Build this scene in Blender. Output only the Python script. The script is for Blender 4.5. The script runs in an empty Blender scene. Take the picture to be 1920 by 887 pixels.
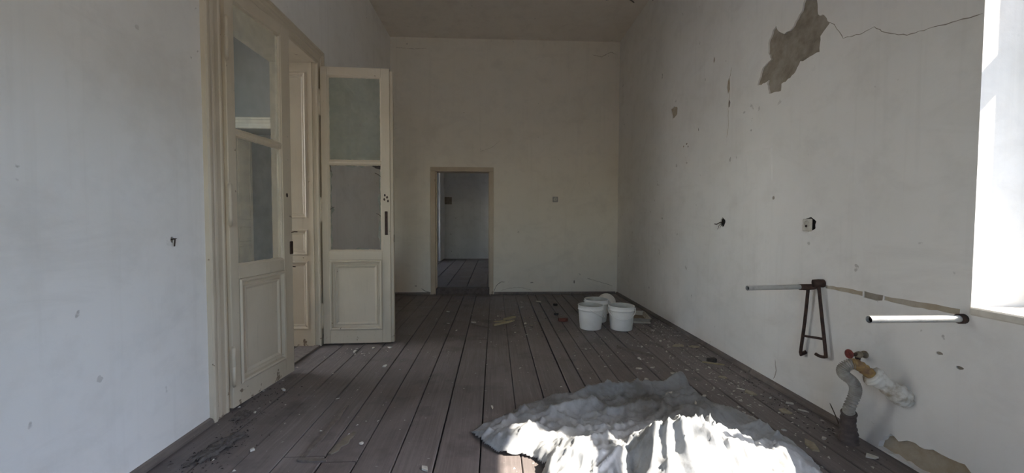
import bpy, math, random
from mathutils import Vector, Matrix, noise
from mathutils.geometry import delaunay_2d_cdt

scene = bpy.context.scene
col = scene.collection
random.seed(7)

# ------------------------------------------------------------------ camera
F_PX, PITCH, YAW, ROLL, CAM_H = 741.2, 0.0368, 0.0434, 0.0032, 1.2
fw = Vector((math.sin(YAW)*math.cos(PITCH), math.cos(YAW)*math.cos(PITCH), -math.sin(PITCH)))
rt = Vector((math.cos(YAW), -math.sin(YAW), 0))
up = rt.cross(fw)
rt2 = rt*math.cos(ROLL) + up*math.sin(ROLL)
up2 = up*math.cos(ROLL) - rt*math.sin(ROLL)
cam_d = bpy.data.cameras.new('camera')
cam = bpy.data.objects.new('camera', cam_d)
col.objects.link(cam)
M = Matrix((rt2, up2, -fw)).transposed().to_4x4()
M.translation = (0, 0, CAM_H)
cam.matrix_world = M
cam_d.sensor_fit = 'HORIZONTAL'
cam_d.sensor_width = 36
cam_d.lens = F_PX*36/1920
cam_d.clip_start = 0.02
cam_d.clip_end = 500
scene.camera = cam

# ------------------------------------------------------------------ sky, sun, exposure
SUN_DIR = Vector((-1.0, 0.30, -1.10)).normalized()      # the way the light travels
SKY_STRENGTH, SUN_STRENGTH, EXPOSURE = 1.35, 9.0, 0.84
world = bpy.data.worlds.new('sky')
scene.world = world
world.use_nodes = True
wn = world.node_tree
wn.nodes.clear()
sky = wn.nodes.new('ShaderNodeTexSky')
sky.sky_type = 'NISHITA'
sky.sun_disc = False
sky.sun_elevation = math.asin(-SUN_DIR.z)
sky.sun_rotation = math.atan2(-SUN_DIR.x, -SUN_DIR.y)
sky.dust_density = 0.7
sky.ozone_density = 1.6
bg = wn.nodes.new('ShaderNodeBackground')
bg.inputs['Strength'].default_value = SKY_STRENGTH
wo = wn.nodes.new('ShaderNodeOutputWorld')
wn.links.new(sky.outputs[0], bg.inputs[0])
wn.links.new(bg.outputs[0], wo.inputs[0])
sun_d = bpy.data.lights.new('sun', 'SUN')
sun_d.energy = SUN_STRENGTH
sun_d.angle = math.radians(0.53)
sun_d.color = (1.0, 0.93, 0.83)
sun = bpy.data.objects.new('sun', sun_d)
col.objects.link(sun)
sun.rotation_euler = SUN_DIR.to_track_quat('-Z', 'Y').to_euler()
sun.location = (8, -3, 9)

# sky portals in the window openings (they emit nothing, they only guide sampling of the sky)
def portal(loc, direction, w, h):
    d = bpy.data.lights.new('sky_portal', 'AREA')
    d.shape = 'RECTANGLE'
    d.size, d.size_y = w, h
    d.cycles.is_portal = True
    o = bpy.data.objects.new('sky_portal', d)
    col.objects.link(o)
    o.location = loc
    o.rotation_euler = Vector(direction).to_track_quat('-Z', 'Y').to_euler()

vs = scene.view_settings
scene.display_settings.display_device = 'sRGB'
vs.view_transform = 'Standard'
vs.look = 'None'
vs.exposure = EXPOSURE
vs.gamma = 1
vs.use_curve_mapping = False
try:
    scene.cycles.max_bounces = 16
    scene.cycles.diffuse_bounces = 12
    scene.cycles.transparent_max_bounces = 16
    scene.cycles.use_denoising = True
except Exception:
    pass

# ------------------------------------------------------------------ room numbers (metres)
XL, XR, YB, YF, ZC = -1.687, 2.054, 6.541, -2.6, 4.165
TL = 0.42                       # thickness of the wall with the double door
WT = 0.50                       # thickness of the outer wall
DY0, DY1, DZ = 2.525, 3.84, 2.685   # double door opening
SIDE_X, SIDE_Y0, SIDE_Y1 = -4.95, -0.6, 6.3

# ------------------------------------------------------------------ node material helpers
def new_mat(name):
    m = bpy.data.materials.new(name)
    m.use_nodes = True
    nt = m.node_tree
    return m, nt, nt.nodes['Principled BSDF']

def N(nt, t, ins=None, **props):
    n = nt.nodes.new(t)
    for k, v in props.items():
        setattr(n, k, v)
    for k, v in (ins or {}).items():
        s = n.inputs[k]
        if hasattr(v, 'is_linked'):
            nt.links.new(v, s)
        else:
            s.default_value = v
    return n

def c4(c):
    return (c[0], c[1], c[2], 1)

def coords(nt, kind='pos', scale=(1, 1, 1)):
    if kind == 'pos':
        src = N(nt, 'ShaderNodeNewGeometry').outputs['Position']
    else:
        src = N(nt, 'ShaderNodeTexCoord').outputs['Object']
    if scale == (1, 1, 1):
        return src
    return N(nt, 'ShaderNodeMapping', {'Vector': src, 'Scale': scale}).outputs[0]

def tex(nt, vec, scale, detail=5, rough=0.55, dist=0.0):
    return N(nt, 'ShaderNodeTexNoise', {'Vector': vec, 'Scale': scale, 'Detail': detail, 'Roughness': rough, 'Distortion': dist}).outputs['Fac']

def ramp(nt, fac, a, b, lo=0.0, hi=1.0):
    return N(nt, 'ShaderNodeMapRange', {'Value': fac, 'From Min': a, 'From Max': b, 'To Min': lo, 'To Max': hi}).outputs[0]

def mix(nt, fac, a, b):
    n = N(nt, 'ShaderNodeMix', data_type='RGBA')
    for s, v in ((n.inputs['Factor'], fac), (n.inputs['A'], a), (n.inputs['B'], b)):
        pass
    fi, ai, bi = n.inputs[0], n.inputs[6], n.inputs[7]
    for s, v in ((fi, fac), (ai, a), (bi, b)):
        if hasattr(v, 'is_linked'):
            nt.links.new(v, s)
        elif isinstance(v, (int, float)):
            s.default_value = v
        else:
            s.default_value = c4(v)
    return n.outputs[2]

def math_n(nt, op, a, b=0.0):
    n = N(nt, 'ShaderNodeMath', operation=op)
    for i, v in enumerate((a, b)):
        if hasattr(v, 'is_linked'):
            nt.links.new(v, n.inputs[i])
        else:
            n.inputs[i].default_value = v
    return n.outputs[0]

def bump(nt, b, height, strength, dist=0.01):
    n = N(nt, 'ShaderNodeBump', {'Height': height, 'Strength': strength, 'Distance': dist})
    nt.links.new(n.outputs[0], b.inputs['Normal'])

def plaster(name, c, tint, dirt, chips=0.6, rough=0.85):
    m, nt, b = new_mat(name)
    p = coords(nt)
    big = tex(nt, p, 0.9, 4, 0.6, 0.6)
    mid = tex(nt, p, 5.0, 6, 0.62)
    colr = mix(nt, ramp(nt, big, 0.35, 0.7), c, tint)
    colr = mix(nt, ramp(nt, mid, 0.5, 0.8, 0, 0.35), colr, dirt)
    colr = mix(nt, ramp(nt, tex(nt, coords(nt, 'pos', (1, .7, 1.6)), 1.7, 6, 0.68, 1.2), 0.54, 0.72, 0, 0.28), colr, dirt)
    # scattered knocks and flaked paint
    sp = tex(nt, p, 11.0, 3, 0.5)
    sp2 = tex(nt, p, 2.1, 2, 0.5)
    mask = math_n(nt, 'MULTIPLY', ramp(nt, sp, 0.715, 0.735), ramp(nt, sp2, 0.42, 0.55))
    colr = mix(nt, math_n(nt, 'MULTIPLY', mask, chips), colr, (0.2, 0.16, 0.12))
    # fine streaks running down
    st = tex(nt, coords(nt, 'pos', (9, 9, 0.35)), 2.0, 4, 0.6)
    colr = mix(nt, ramp(nt, st, 0.55, 0.8, 0, 0.22), colr, dirt)
    nt.links.new(colr, b.inputs['Base Color'])
    b.inputs['Roughness'].default_value = rough
    h = math_n(nt, 'ADD', math_n(nt, 'MULTIPLY', tex(nt, p, 3.0, 3, 0.5), 1.6), math_n(nt, 'MULTIPLY', tex(nt, p, 30.0, 4, 0.6), 0.25))
    h = math_n(nt, 'SUBTRACT', h, math_n(nt, 'MULTIPLY', mask, 0.3))
    bump(nt, b, h, 0.35, 0.012)
    return m

def bare_mat(name, c, d):
    m, nt, b = new_mat(name)
    p = coords(nt)
    n1 = tex(nt, p, 14.0, 6, 0.65)
    n2 = tex(nt, p, 4.0, 3, 0.6)
    colr = mix(nt, ramp(nt, n1, 0.35, 0.7), c, d)
    colr = mix(nt, ramp(nt, n2, 0.5, 0.72, 0, 0.5), colr, (0.42, 0.38, 0.32))
    nt.links.new(colr, b.inputs['Base Color'])
    b.inputs['Roughness'].default_value = 0.95
    bump(nt, b, n1, 0.8, 0.012)
    return m

def painted_wood(name, c, c2, wear=(0.16, 0.10, 0.06), amt=1.0):
    m, nt, b = new_mat(name)
    p = coords(nt)
    n1 = tex(nt, p, 3.0, 4, 0.6)
    n2 = tex(nt, coords(nt, 'pos', (14, 14, 1.2)), 3.0, 4, 0.6)
    colr = mix(nt, ramp(nt, n1, 0.35, 0.7), c, c2)
    colr = mix(nt, ramp(nt, n2, 0.55, 0.8, 0, 0.3), colr, tuple(x*0.72 for x in c2))
    z = N(nt, 'ShaderNodeSeparateXYZ', {'Vector': p}).outputs[2]
    low = ramp(nt, z, 0.32, 0.0, 0.0, 0.11)
    ch = tex(nt, p, 16.0, 5, 0.6)
    mask = ramp(nt, math_n(nt, 'ADD', ch, low), 0.70, 0.73)
    colr = mix(nt, math_n(nt, 'MULTIPLY', mask, 0.8*amt), colr, wear)
    nt.links.new(colr, b.inputs['Base Color'])
    b.inputs['Roughness'].default_value = 0.42
    bump(nt, b, math_n(nt, 'SUBTRACT', math_n(nt, 'MULTIPLY', n2, 0.4), mask), 0.25, 0.006)
    return m

def floor_wood(name, a, bcol, dust=1.0):
    m, nt, b = new_mat(name)
    p = coords(nt)
    rnd = N(nt, 'ShaderNodeObjectInfo').outputs['Random']
    off = N(nt, 'ShaderNodeCombineXYZ', {'X': math_n(nt, 'MULTIPLY', rnd, 30.0), 'Y': math_n(nt, 'MULTIPLY', rnd, 17.0)}).outputs[0]
    pv = N(nt, 'ShaderNodeVectorMath', {0: p, 1: off}, operation='ADD').outputs[0]
    gr = tex(nt, N(nt, 'ShaderNodeMapping', {'Vector': pv, 'Scale': (38, 1.6, 38)}).outputs[0], 1.6, 6, 0.65, 0.8)
    pat = tex(nt, p, 1.6, 5, 0.62, 0.5)
    colr = mix(nt, ramp(nt, gr, 0.3, 0.72), a, bcol)
    colr = mix(nt, ramp(nt, rnd, 0, 1, 0, 0.35), colr, tuple(x*0.7 for x in a))
    colr = mix(nt, ramp(nt, pat, 0.48, 0.72, 0, 0.45), colr, tuple(x*1.5 for x in bcol))
    colr = mix(nt, ramp(nt, tex(nt, p, 3.3, 4, 0.6), 0.55, 0.72, 0, 0.6), colr, tuple(x*0.45 for x in a))
    scf = tex(nt, coords(nt, 'pos', (22, 1.8, 22)), 1.3, 6, 0.7, 0.4)
    colr = mix(nt, math_n(nt, 'MULTIPLY', ramp(nt, scf, 0.56, 0.70, 0, 0.55), ramp(nt, tex(nt, p, 1.1, 3, 0.5), 0.45, 0.62)), colr, (0.34, 0.31, 0.29))
    sp = tex(nt, p, 34.0, 3, 0.5)
    colr = mix(nt, ramp(nt, sp, 0.70, 0.74, 0, 0.55*dust), colr, (0.5, 0.48, 0.44))
    nt.links.new(colr, b.inputs['Base Color'])
    nt.links.new(ramp(nt, pat, 0.3, 0.7, 0.42, 0.7), b.inputs['Roughness'])
    bump(nt, b, math_n(nt, 'ADD', gr, math_n(nt, 'MULTIPLY', sp, 0.3)), 0.45, 0.006)
    return m

def simple(name, c, rough=0.6, metal=0.0, c2=None, sc=20.0, bmp=0.2, lo=0.4, hi=0.65):
    m, nt, b = new_mat(name)
    p = coords(nt)
    n = tex(nt, p, sc, 5, 0.6)
    colr = mix(nt, ramp(nt, n, lo, hi), c, c2 or tuple(x*0.8 for x in c))
    nt.links.new(colr, b.inputs['Base Color'])
    b.inputs['Roughness'].default_value = rough
    b.inputs['Metallic'].default_value = metal
    if bmp:
        bump(nt, b, n, bmp, 0.004)
    return m

def glass_mat(name, tint, dirt=0.12):
    m, nt, b = new_mat(name)
    out = nt.nodes['Material Output']
    nt.nodes.remove(b)
    tr = N(nt, 'ShaderNodeBsdfTransparent', {'Color': c4(tint)})
    gl = N(nt, 'ShaderNodeBsdfGlossy', {'Color': (1, 1, 1, 1), 'Roughness': 0.03})
    g = N(nt, 'ShaderNodeNewGeometry')
    dt = N(nt, 'ShaderNodeVectorMath', {0: g.outputs['Normal'], 1: g.outputs['Incoming']}, operation='DOT_PRODUCT').outputs['Value']
    k5 = math_n(nt, 'POWER', math_n(nt, 'SUBTRACT', 1.0, math_n(nt, 'ABSOLUTE', dt)), 5.0)
    fr = N(nt, 'ShaderNodeMath', {0: k5, 1: 0.96, 2: 0.04}, operation='MULTIPLY_ADD')
    m1 = N(nt, 'ShaderNodeMixShader', {0: fr.outputs[0], 1: tr.outputs[0], 2: gl.outputs[0]})
    df = N(nt, 'ShaderNodeBsdfDiffuse', {'Color': (0.55, 0.55, 0.5, 1)})
    dn = ramp(nt, tex(nt, coords(nt), 6.0, 5, 0.65), 0.35, 0.75, dirt*0.3, dirt*1.4)
    m2 = N(nt, 'ShaderNodeMixShader', {0: dn, 1: m1.outputs[0], 2: df.outputs[0]})
    nt.links.new(m2.outputs[0], out.inputs[0])
    return m

WALL = plaster('wall_plaster', (0.82, 0.79, 0.745), (0.765, 0.735, 0.685), (0.58, 0.545, 0.495), 0.45)
WALL_FAR = plaster('creamier_far_plaster', (0.83, 0.76, 0.645), (0.785, 0.715, 0.595), (0.60, 0.535, 0.44), 0.45)
WALL_SIDE = plaster('side_room_plaster', (0.78, 0.77, 0.75), (0.72, 0.71, 0.69), (0.5, 0.48, 0.45))
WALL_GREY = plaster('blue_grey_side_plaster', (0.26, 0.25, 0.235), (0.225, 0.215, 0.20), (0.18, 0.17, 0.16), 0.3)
CEIL = plaster('ceiling_plaster', (0.80, 0.735, 0.65), (0.74, 0.675, 0.59), (0.52, 0.46, 0.39), 0.3)
BARE = bare_mat('bare_plaster', (0.22, 0.185, 0.145), (0.35, 0.305, 0.245))
BARE_TAN = bare_mat('bare_tan_plaster', (0.40, 0.32, 0.22), (0.48, 0.42, 0.33))
CREAM = painted_wood('cream_painted_wood', (0.615, 0.53, 0.405), (0.555, 0.475, 0.355))
TAN = painted_wood('tan_painted_wood', (0.55, 0.44, 0.31), (0.47, 0.37, 0.26), amt=0.7)
FLOOR = floor_wood('brown_painted_boards', (0.145, 0.118, 0.108), (0.225, 0.192, 0.180))
SKIRT = floor_wood('brown_painted_skirting', (0.13, 0.105, 0.092), (0.24, 0.20, 0.17), 0.5)
DARK = simple('dark_void', (0.012, 0.010, 0.009), 0.95, bmp=0)  # flat black standing in for the shade inside holes and pipe ends
UNDER = simple('black_gap_dust', (0.020, 0.016, 0.014), 0.95, bmp=0)
RUST = simple('rusted_iron', (0.075, 0.040, 0.028), 0.75, 0.2, (0.035, 0.022, 0.018), 30, 0.5)
GALV = simple('worn_grey_pipe', (0.50, 0.49, 0.46), 0.38, 0.35, (0.30, 0.28, 0.25), 25, 0.3, 0.5, 0.75)
HOSE = simple('ribbed_grey_hose', (0.42, 0.39, 0.34), 0.6, 0.1, (0.28, 0.245, 0.20), 18, 0.2)
ORANGE = simple('rusty_orange_elbow', (0.34, 0.215, 0.075), 0.7, 0, (0.18, 0.10, 0.055), 26, 0.5)
LIME = simple('limed_plaster_sleeve', (0.70, 0.67, 0.60), 0.9, 0, (0.34, 0.27, 0.18), 16, 0.9, 0.48, 0.7)
STUB = simple('brown_painted_stub', (0.15, 0.115, 0.10), 0.75, 0, (0.09, 0.07, 0.06), 20, 0.5)
RED = simple('red_painted_metal', (0.24, 0.04, 0.03), 0.6, 0, (0.12, 0.03, 0.024), 60, 0.2)
BRASS = simple('dull_brass', (0.32, 0.26, 0.18), 0.55, 0.4, (0.2, 0.155, 0.11), 50, 0.3)
BUCKET = simple('white_plastic', (0.86, 0.84, 0.785), 0.35, 0, (0.80, 0.775, 0.715), 9, 0.02)
BUCKET_IN = simple('greyish_plastic', (0.56, 0.55, 0.49), 0.45, 0, (0.46, 0.44, 0.38), 9, 0.05)
CHIP = simple('plaster_chip', (0.66, 0.63, 0.56), 0.9, 0, (0.52, 0.48, 0.40), 40, 0.3)
CHIP_TAN = simple('tan_plaster_chip', (0.42, 0.36, 0.26), 0.9, 0, (0.32, 0.27, 0.19), 30, 0.3)
SPLINT = simple('pale_raw_wood', (0.40, 0.335, 0.20), 0.8, 0, (0.30, 0.25, 0.15), 30, 0.3)
LATH = simple('grey_brown_wood', (0.185, 0.155, 0.13), 0.8, 0, (0.13, 0.105, 0.09), 30, 0.3)
BRICK = simple('red_brick_piece', (0.22, 0.07, 0.045), 0.9, 0, (0.15, 0.055, 0.04), 30, 0.5)
SOOT = simple('dark_dirt', (0.040, 0.033, 0.029), 0.95, 0, (0.075, 0.064, 0.056), 50, 0.4)
DUSTY = simple('swept_dust', (0.085, 0.072, 0.064), 0.95, 0, (0.16, 0.14, 0.125), 45, 0.6)
IVORY = simple('aged_ivory_plastic', (0.60, 0.57, 0.50), 0.5, 0, (0.50, 0.46, 0.39), 40, 0.1)
GREYPL = simple('dull_grey_plastic', (0.36, 0.34, 0.31), 0.6, 0, (0.28, 0.265, 0.24), 40, 0.1)
REED = simple('dry_reed', (0.11, 0.085, 0.06), 0.9, 0, (0.06, 0.045, 0.035), 60, 0.2)
WINWHITE = painted_wood('white_window_paint', (0.75, 0.73, 0.68), (0.68, 0.65, 0.58))
STONE = simple('sill_stone', (0.64, 0.60, 0.52), 0.8, 0, (0.5, 0.45, 0.37), 12, 0.6)
GROUND = simple('yard_ground', (0.30, 0.28, 0.24), 0.95, 0, (0.22, 0.21, 0.18), 2, 0.3)
BOUNCE_PALE = simple('bounce_wall_render', (0.82, 0.77, 0.68), 0.9, 0, (0.76, 0.71, 0.62), 3, 0.2)
OUTER_DARK = simple('dark_outer_render', (0.32, 0.29, 0.25), 0.9, 0, (0.25, 0.23, 0.20), 3, 0.2)
GLASS = glass_mat('old_window_glass', (0.93, 0.95, 0.94), 0.14)
GLASS_GREEN = glass_mat('greenish_window_glass', (0.86, 0.905, 0.865), 0.14)

# ------------------------------------------------------------------ mesh helpers
class MB:
    def __init__(self):
        self.v, self.f, self.smooth = [], [], []
    def add(self, vs_, fs_, smooth=False):
        o = len(self.v)
        self.v += [tuple(x) for x in vs_]
        self.f += [tuple(i+o for i in f) for f in fs_]
        self.smooth += [smooth]*len(fs_)
        return self
    def box(self, a, b, ch=0.0):
        x0, y0, z0 = a; x1, y1, z1 = b
        if ch <= 0:
            v = [(x0,y0,z0),(x1,y0,z0),(x1,y1,z0),(x0,y1,z0),(x0,y0,z1),(x1,y0,z1),(x1,y1,z1),(x0,y1,z1)]
            return self.add(v, [(3,2,1,0),(4,5,6,7),(0,1,5,4),(1,2,6,5),(2,3,7,6),(3,0,4,7)])
        # box with every edge chamfered
        v, idx = [], {}
        P = ((x0,x1),(y0,y1),(z0,z1))
        for i in (0,1):
            for j in (0,1):
                for k in (0,1):
                    s = (1-2*i, 1-2*j, 1-2*k)
                    c = (P[0][i], P[1][j], P[2][k])
                    for ax in range(3):
                        q = [c[n] + (0 if n == ax else s[n]*ch) for n in range(3)]
                        idx[(i,j,k,ax)] = len(v); v.append(q)
        fs = []
        def face(l):
            pts = [Vector(v[i]) for i in l]
            n = (pts[1]-pts[0]).cross(pts[2]-pts[0])
            ctr = sum(pts, Vector())/len(pts) - Vector(((x0+x1)/2,(y0+y1)/2,(z0+z1)/2))
            fs.append(tuple(l) if n.dot(ctr) > 0 else tuple(reversed(l)))
        sq = ((0,0),(1,0),(1,1),(0,1))
        for i in (0,1):
            face([idx[(i,a,b_,0)] for a, b_ in sq]); face([idx[(a,i,b_,1)] for a, b_ in sq]); face([idx[(a,b_,i,2)] for a, b_ in sq])
        for a in (0,1):
            for b_ in (0,1):
                face([idx[(0,a,b_,1)],idx[(1,a,b_,1)],idx[(1,a,b_,2)],idx[(0,a,b_,2)]])
                face([idx[(a,0,b_,0)],idx[(a,1,b_,0)],idx[(a,1,b_,2)],idx[(a,0,b_,2)]])
                face([idx[(a,b_,0,0)],idx[(a,b_,1,0)],idx[(a,b_,1,1)],idx[(a,b_,0,1)]])
                for k in (0,1):
                    face([idx[(a,b_,k,0)],idx[(a,b_,k,1)],idx[(a,b_,k,2)]])
        return self.add(v, fs)
    def tube(self, path, r, seg=10, cap=True, smooth=True):
        path = [Vector(p) for p in path]
        n = len(path)
        rs = r if isinstance(r, (list, tuple)) else [r]*n
        v, fs = [], []
        prev = None
        for i, p in enumerate(path):
            t = (path[min(i+1,n-1)] - path[max(i-1,0)]).normalized()
            if prev is None:
                a = Vector((0,0,1)) if abs(t.z) < 0.9 else Vector((1,0,0))
                nrm = (a - t*a.dot(t)).normalized()
            else:
                nrm = (prev - t*prev.dot(t)).normalized()
            prev = nrm
            bn = t.cross(nrm)
            for k in range(seg):
                an = 2*math.pi*k/seg
                v.append(p + (nrm*math.cos(an) + bn*math.sin(an))*rs[i])
        for i in range(n-1):
            for k in range(seg):
                a, b_ = i*seg+k, i*seg+(k+1) % seg
                fs.append((a, b_, b_+seg, a+seg))
        self.add(v, fs, smooth)
        if cap:
            o = len(self.v) - len(v)
            self.f += [tuple(o+k for k in reversed(range(seg))), tuple(o+(n-1)*seg+k for k in range(seg))]
            self.smooth += [False, False]
        return self
    def lathe(self, prof, seg=40, smooth=True, center=(0,0,0)):
        v, fs = [], []
        for r, z in prof:
            for k in range(seg):
                an = 2*math.pi*k/seg
                v.append((center[0]+r*math.cos(an), center[1]+r*math.sin(an), center[2]+z))
        for i in range(len(prof)-1):
            for k in range(seg):
                a, b_ = i*seg+k, i*seg+(k+1) % seg
                fs.append((a, b_, b_+seg, a+seg))
        return self.add(v, fs, smooth)
    def ring_panel(self, x0, x1, z0, z1, prof, y0=0.0, sgn=1):
        """nested rectangles: prof = [(inset, depth)]; depth grows along +y; last ring is filled"""
        v = []
        for ins, d in prof:
            y = y0 + sgn*d
            v += [(x0+ins,y,z0+ins),(x1-ins,y,z0+ins),(x1-ins,y,z1-ins),(x0+ins,y,z1-ins)]
        fs = []
        for i in range(len(prof)-1):
            for k in range(4):
                a, b_ = i*4+k, i*4+(k+1) % 4
                fs.append((a, b_, b_+4, a+4))
        o = (len(prof)-1)*4
        fs.append((o, o+1, o+2, o+3))
        if sgn < 0:
            fs = [tuple(reversed(f)) for f in fs]
        return self.add(v, fs)
    def prism(self, poly, z0, z1, jitter=0.0):
        n = len(poly)
        v = [(x, y, z0) for x, y in poly] + [(x*0.97+poly[0][0]*0.03, y*0.97+poly[0][1]*0.03, z1 + random.uniform(-jitter, jitter)) for x, y in poly]
        fs = [tuple(reversed(range(n))), tuple(range(n, 2*n))] + [(i, (i+1) % n, n+(i+1) % n, n+i) for i in range(n)]
        return self.add(v, fs)
    def mesh(self, name):
        me = bpy.data.meshes.new(name)
        me.from_pydata(self.v, [], self.f)
        me.polygons.foreach_set('use_smooth', self.smooth)
        me.update()
        return me
    def build(self, name, mat, parent=None, **kw):
        return link(name, self.mesh(name), mat, parent, **kw)

def link(name, me, mat=None, parent=None, label=None, cat=None, group=None, kind=None, loc=None, rot=None):
    o = bpy.data.objects.new(name, me)
    col.objects.link(o)
    if mat is not None and me is not None and not me.materials:
        me.materials.append(mat)
    if parent is not None:
        o.parent = parent
    if loc is not None:
        o.location = loc
    if rot is not None:
        o.rotation_euler = rot
    if label: o['label'] = label
    if cat: o['category'] = cat
    if group: o['group'] = group
    if kind: o['kind'] = kind
    return o

def empty(name, loc, rz=0.0, **kw):
    o = link(name, None, None, None, loc=loc, rot=(0, 0, rz), **kw)
    o.empty_display_size = 0.1
    return o

def copy_tree(o, parent=None):
    c = o.copy()
    col.objects.link(c)
    c.parent = parent
    for ch in list(o.children):
        copy_tree(ch, c)
    return c

def catmull(pts, n=8):
    pts = [Vector(p) for p in pts]
    out = []
    for i in range(len(pts)-1):
        p0, p1, p2, p3 = pts[max(i-1,0)], pts[i], pts[i+1], pts[min(i+2,len(pts)-1)]
        for k in range(n):
            t = k/n
            out.append(0.5*((2*p1) + (p2-p0)*t + (2*p0-5*p1+4*p2-p3)*t*t + (3*p1-p0-3*p2+p3)*t**3))
    out.append(pts[-1])
    return out

def in_poly(x, y, poly):
    c = False
    j = len(poly)-1
    for i in range(len(poly)):
        xi, yi = poly[i]; xj, yj = poly[j]
        if (yi > y) != (yj > y) and x < (xj-xi)*(y-yi)/(yj-yi)+xi:
            c = not c
        j = i
    return c

def rough_poly(poly, seg=0.02, amp=0.006):
    rng = random.Random(len(poly)*13 + int(poly[0][0]*100))
    out = []
    for i, (x, y) in enumerate(poly):
        x2, y2 = poly[(i+1) % len(poly)]
        L = math.hypot(x2-x, y2-y)
        k = max(1, int(L/seg))
        nx, ny = (-(y2-y)/max(L,1e-6), (x2-x)/max(L,1e-6))
        for j in range(k):
            t = j/k
            a = rng.uniform(-amp, amp) if j else 0
            out.append((x+(x2-x)*t+nx*a, y+(y2-y)*t+ny*a))
    return out

def rect(u0, u1, v0, v1):
    return [(u0,v0),(u1,v0),(u1,v1),(u0,v1)]

def cdt(outer, holes):
    vs_, es = [], []
    for poly in [outer]+holes:
        o = len(vs_); n = len(poly)
        vs_ += [Vector(p) for p in poly]
        es += [(o+i, o+(i+1) % n) for i in range(n)]
    r = delaunay_2d_cdt(vs_, es, [], 0, 1e-6)
    V, Fc = r[0], r[2]
    keep = []
    for f in Fc:
        cx = sum(V[i].x for i in f)/len(f); cy = sum(V[i].y for i in f)/len(f)
        if in_poly(cx, cy, outer) and not any(in_poly(cx, cy, h) for h in holes):
            keep.append(tuple(f))
    return [(p.x, p.y) for p in V], keep

def wall(name, axis, at, out, thick, outer, holes=(), recess=(), mat=None, part_name='bare_plaster'):
    """plastered slab: face at `at`, body towards out*thick; holes go through, recesses show what lies under the paint"""
    mat = mat or WALL
    def P(u, v, w):
        q = at + out*w
        return {'x': (q, u, v), 'y': (u, q, v), 'z': (u, v, q)}[axis]
    mb = MB()
    holes = [list(h) for h in holes]
    recs = [list(r[0]) for r in recess]
    V, Fc = cdt(list(outer), holes+recs)
    mb.add([P(u, v, 0) for u, v in V], Fc)
    V, Fc = cdt(list(outer), holes)
    mb.add([P(u, v, thick) for u, v in V], Fc)
    for poly in [list(outer)]+holes:
        n = len(poly)
        mb.add([P(u, v, 0) for u, v in poly]+[P(u, v, thick) for u, v in poly], [(i, (i+1) % n, n+(i+1) % n, n+i) for i in range(n)])
    for poly, (_, d, _m, *_x) in zip(recs, recess):
        n = len(poly)
        mb.add([P(u, v, 0) for u, v in poly]+[P(u, v, d) for u, v in poly], [(i, (i+1) % n, n+(i+1) % n, n+i) for i in range(n)])
    o = mb.build(name, mat, kind='structure')
    for r in recess:
        V, Fc = cdt(list(r[0]), [])
        MB().add([P(u, v, r[1]) for u, v in V], Fc).build(r[3] if len(r) > 3 else part_name, r[2], o)
    return o

def ribbon(name, pts, w, mat, parent, axis, at):
    """thin crack: an irregular narrow groove line"""
    rng = random.Random(len(pts)*7 + int(abs(pts[0][0])*50))
    out = []
    for i in range(len(pts)-1):
        (a, b_), (c, d) = pts[i], pts[i+1]
        k = max(1, int(math.hypot(c-a, d-b_)/0.02))
        for j in range(k):
            t = j/k
            out.append((a+(c-a)*t+rng.uniform(-.004, .004), b_+(d-b_)*t+rng.uniform(-.004, .004)))
    out.append(pts[-1])
    v = []
    n = len(out)
    for i, (a, b_) in enumerate(out):
        p, q = out[max(i-1,0)], out[min(i+1,n-1)]
        L = math.hypot(q[0]-p[0], q[1]-p[1]) or 1
        nx, ny = -(q[1]-p[1])/L, (q[0]-p[0])/L
        ww = w*rng.uniform(0.5, 1.2)*(0.3 if i in (0, n-1) else 1)/2
        for s in (-1, 1):
            u, z = a+nx*ww*s, b_+ny*ww*s
            v.append({'x': (at, u, z), 'y': (u, at, z), 'z': (u, z, at)}[axis])
    fs = [(2*i, 2*i+1, 2*i+3, 2*i+2) for i in range(n-1)]
    return MB().add(v, fs).build(name, mat, parent)

# ------------------------------------------------------------------ the shell
# outside ground
MB().box((-40, -40, -1.0), (40, 40, -0.8)).build('ground', GROUND, kind='structure')

MB().box((-14.4, -8, -.8), (-14, 20, 8.5)).build('wall_added_bounce', BOUNCE_PALE, kind='structure')      # unseen white wall, added to bounce sunlight in through the side room
MB().box((26, -30, -.8), (30, 40, 7.2)).build('wall_opposite', OUTER_DARK, kind='structure')           # row of houses over the street
MB().box((2.7, -7.5, -.8), (13, -3.1, 8.5)).build('wall_added_blocker', OUTER_DARK, kind='structure')              # unseen block, added to keep skylight off the window jamb
WIN = (0.42, 1.607, 0.835, 2.77)        # window beside the camera, in the right wall
WIN2 = (-1.75, -0.55, 0.835, 2.70)      # next window, behind the camera
patch = [(2.588,2.76),(2.597,2.68),(2.619,2.617),(2.656,2.588),(2.707,2.545),(2.775,2.541),(2.834,2.589),(2.86,2.639),(2.895,2.624),(2.939,2.549),(2.936,2.473),(2.902,2.417),(2.997,2.389),(3.052,2.273),(3.008,2.262),(2.928,2.271),(2.943,2.251),(2.917,2.167),(2.847,2.159),(2.794,2.148),(2.79,2.198),(2.707,2.209),(2.655,2.239),(2.619,2.289),(2.569,2.282),(2.51,2.286),(2.46,2.283),(2.457,2.38),(2.387,2.43),(2.428,2.491),(2.48,2.527),(2.493,2.624),(2.527,2.724)]
small = [(4.589,2.524),(4.507,2.534),(4.419,2.493),(4.423,2.423),(4.539,2.398)]
bottom = [(1.99,0.004),(1.981,0.04),(1.927,0.108),(1.904,0.102),(1.885,0.09),(1.847,0.116),(1.806,0.126),(1.766,0.12),(1.729,0.14),(1.692,0.137),(1.664,0.138),(1.623,0.142),(1.603,0.147),(1.58,0.126),(1.54,0.08),(1.52,0.004)]
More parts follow.
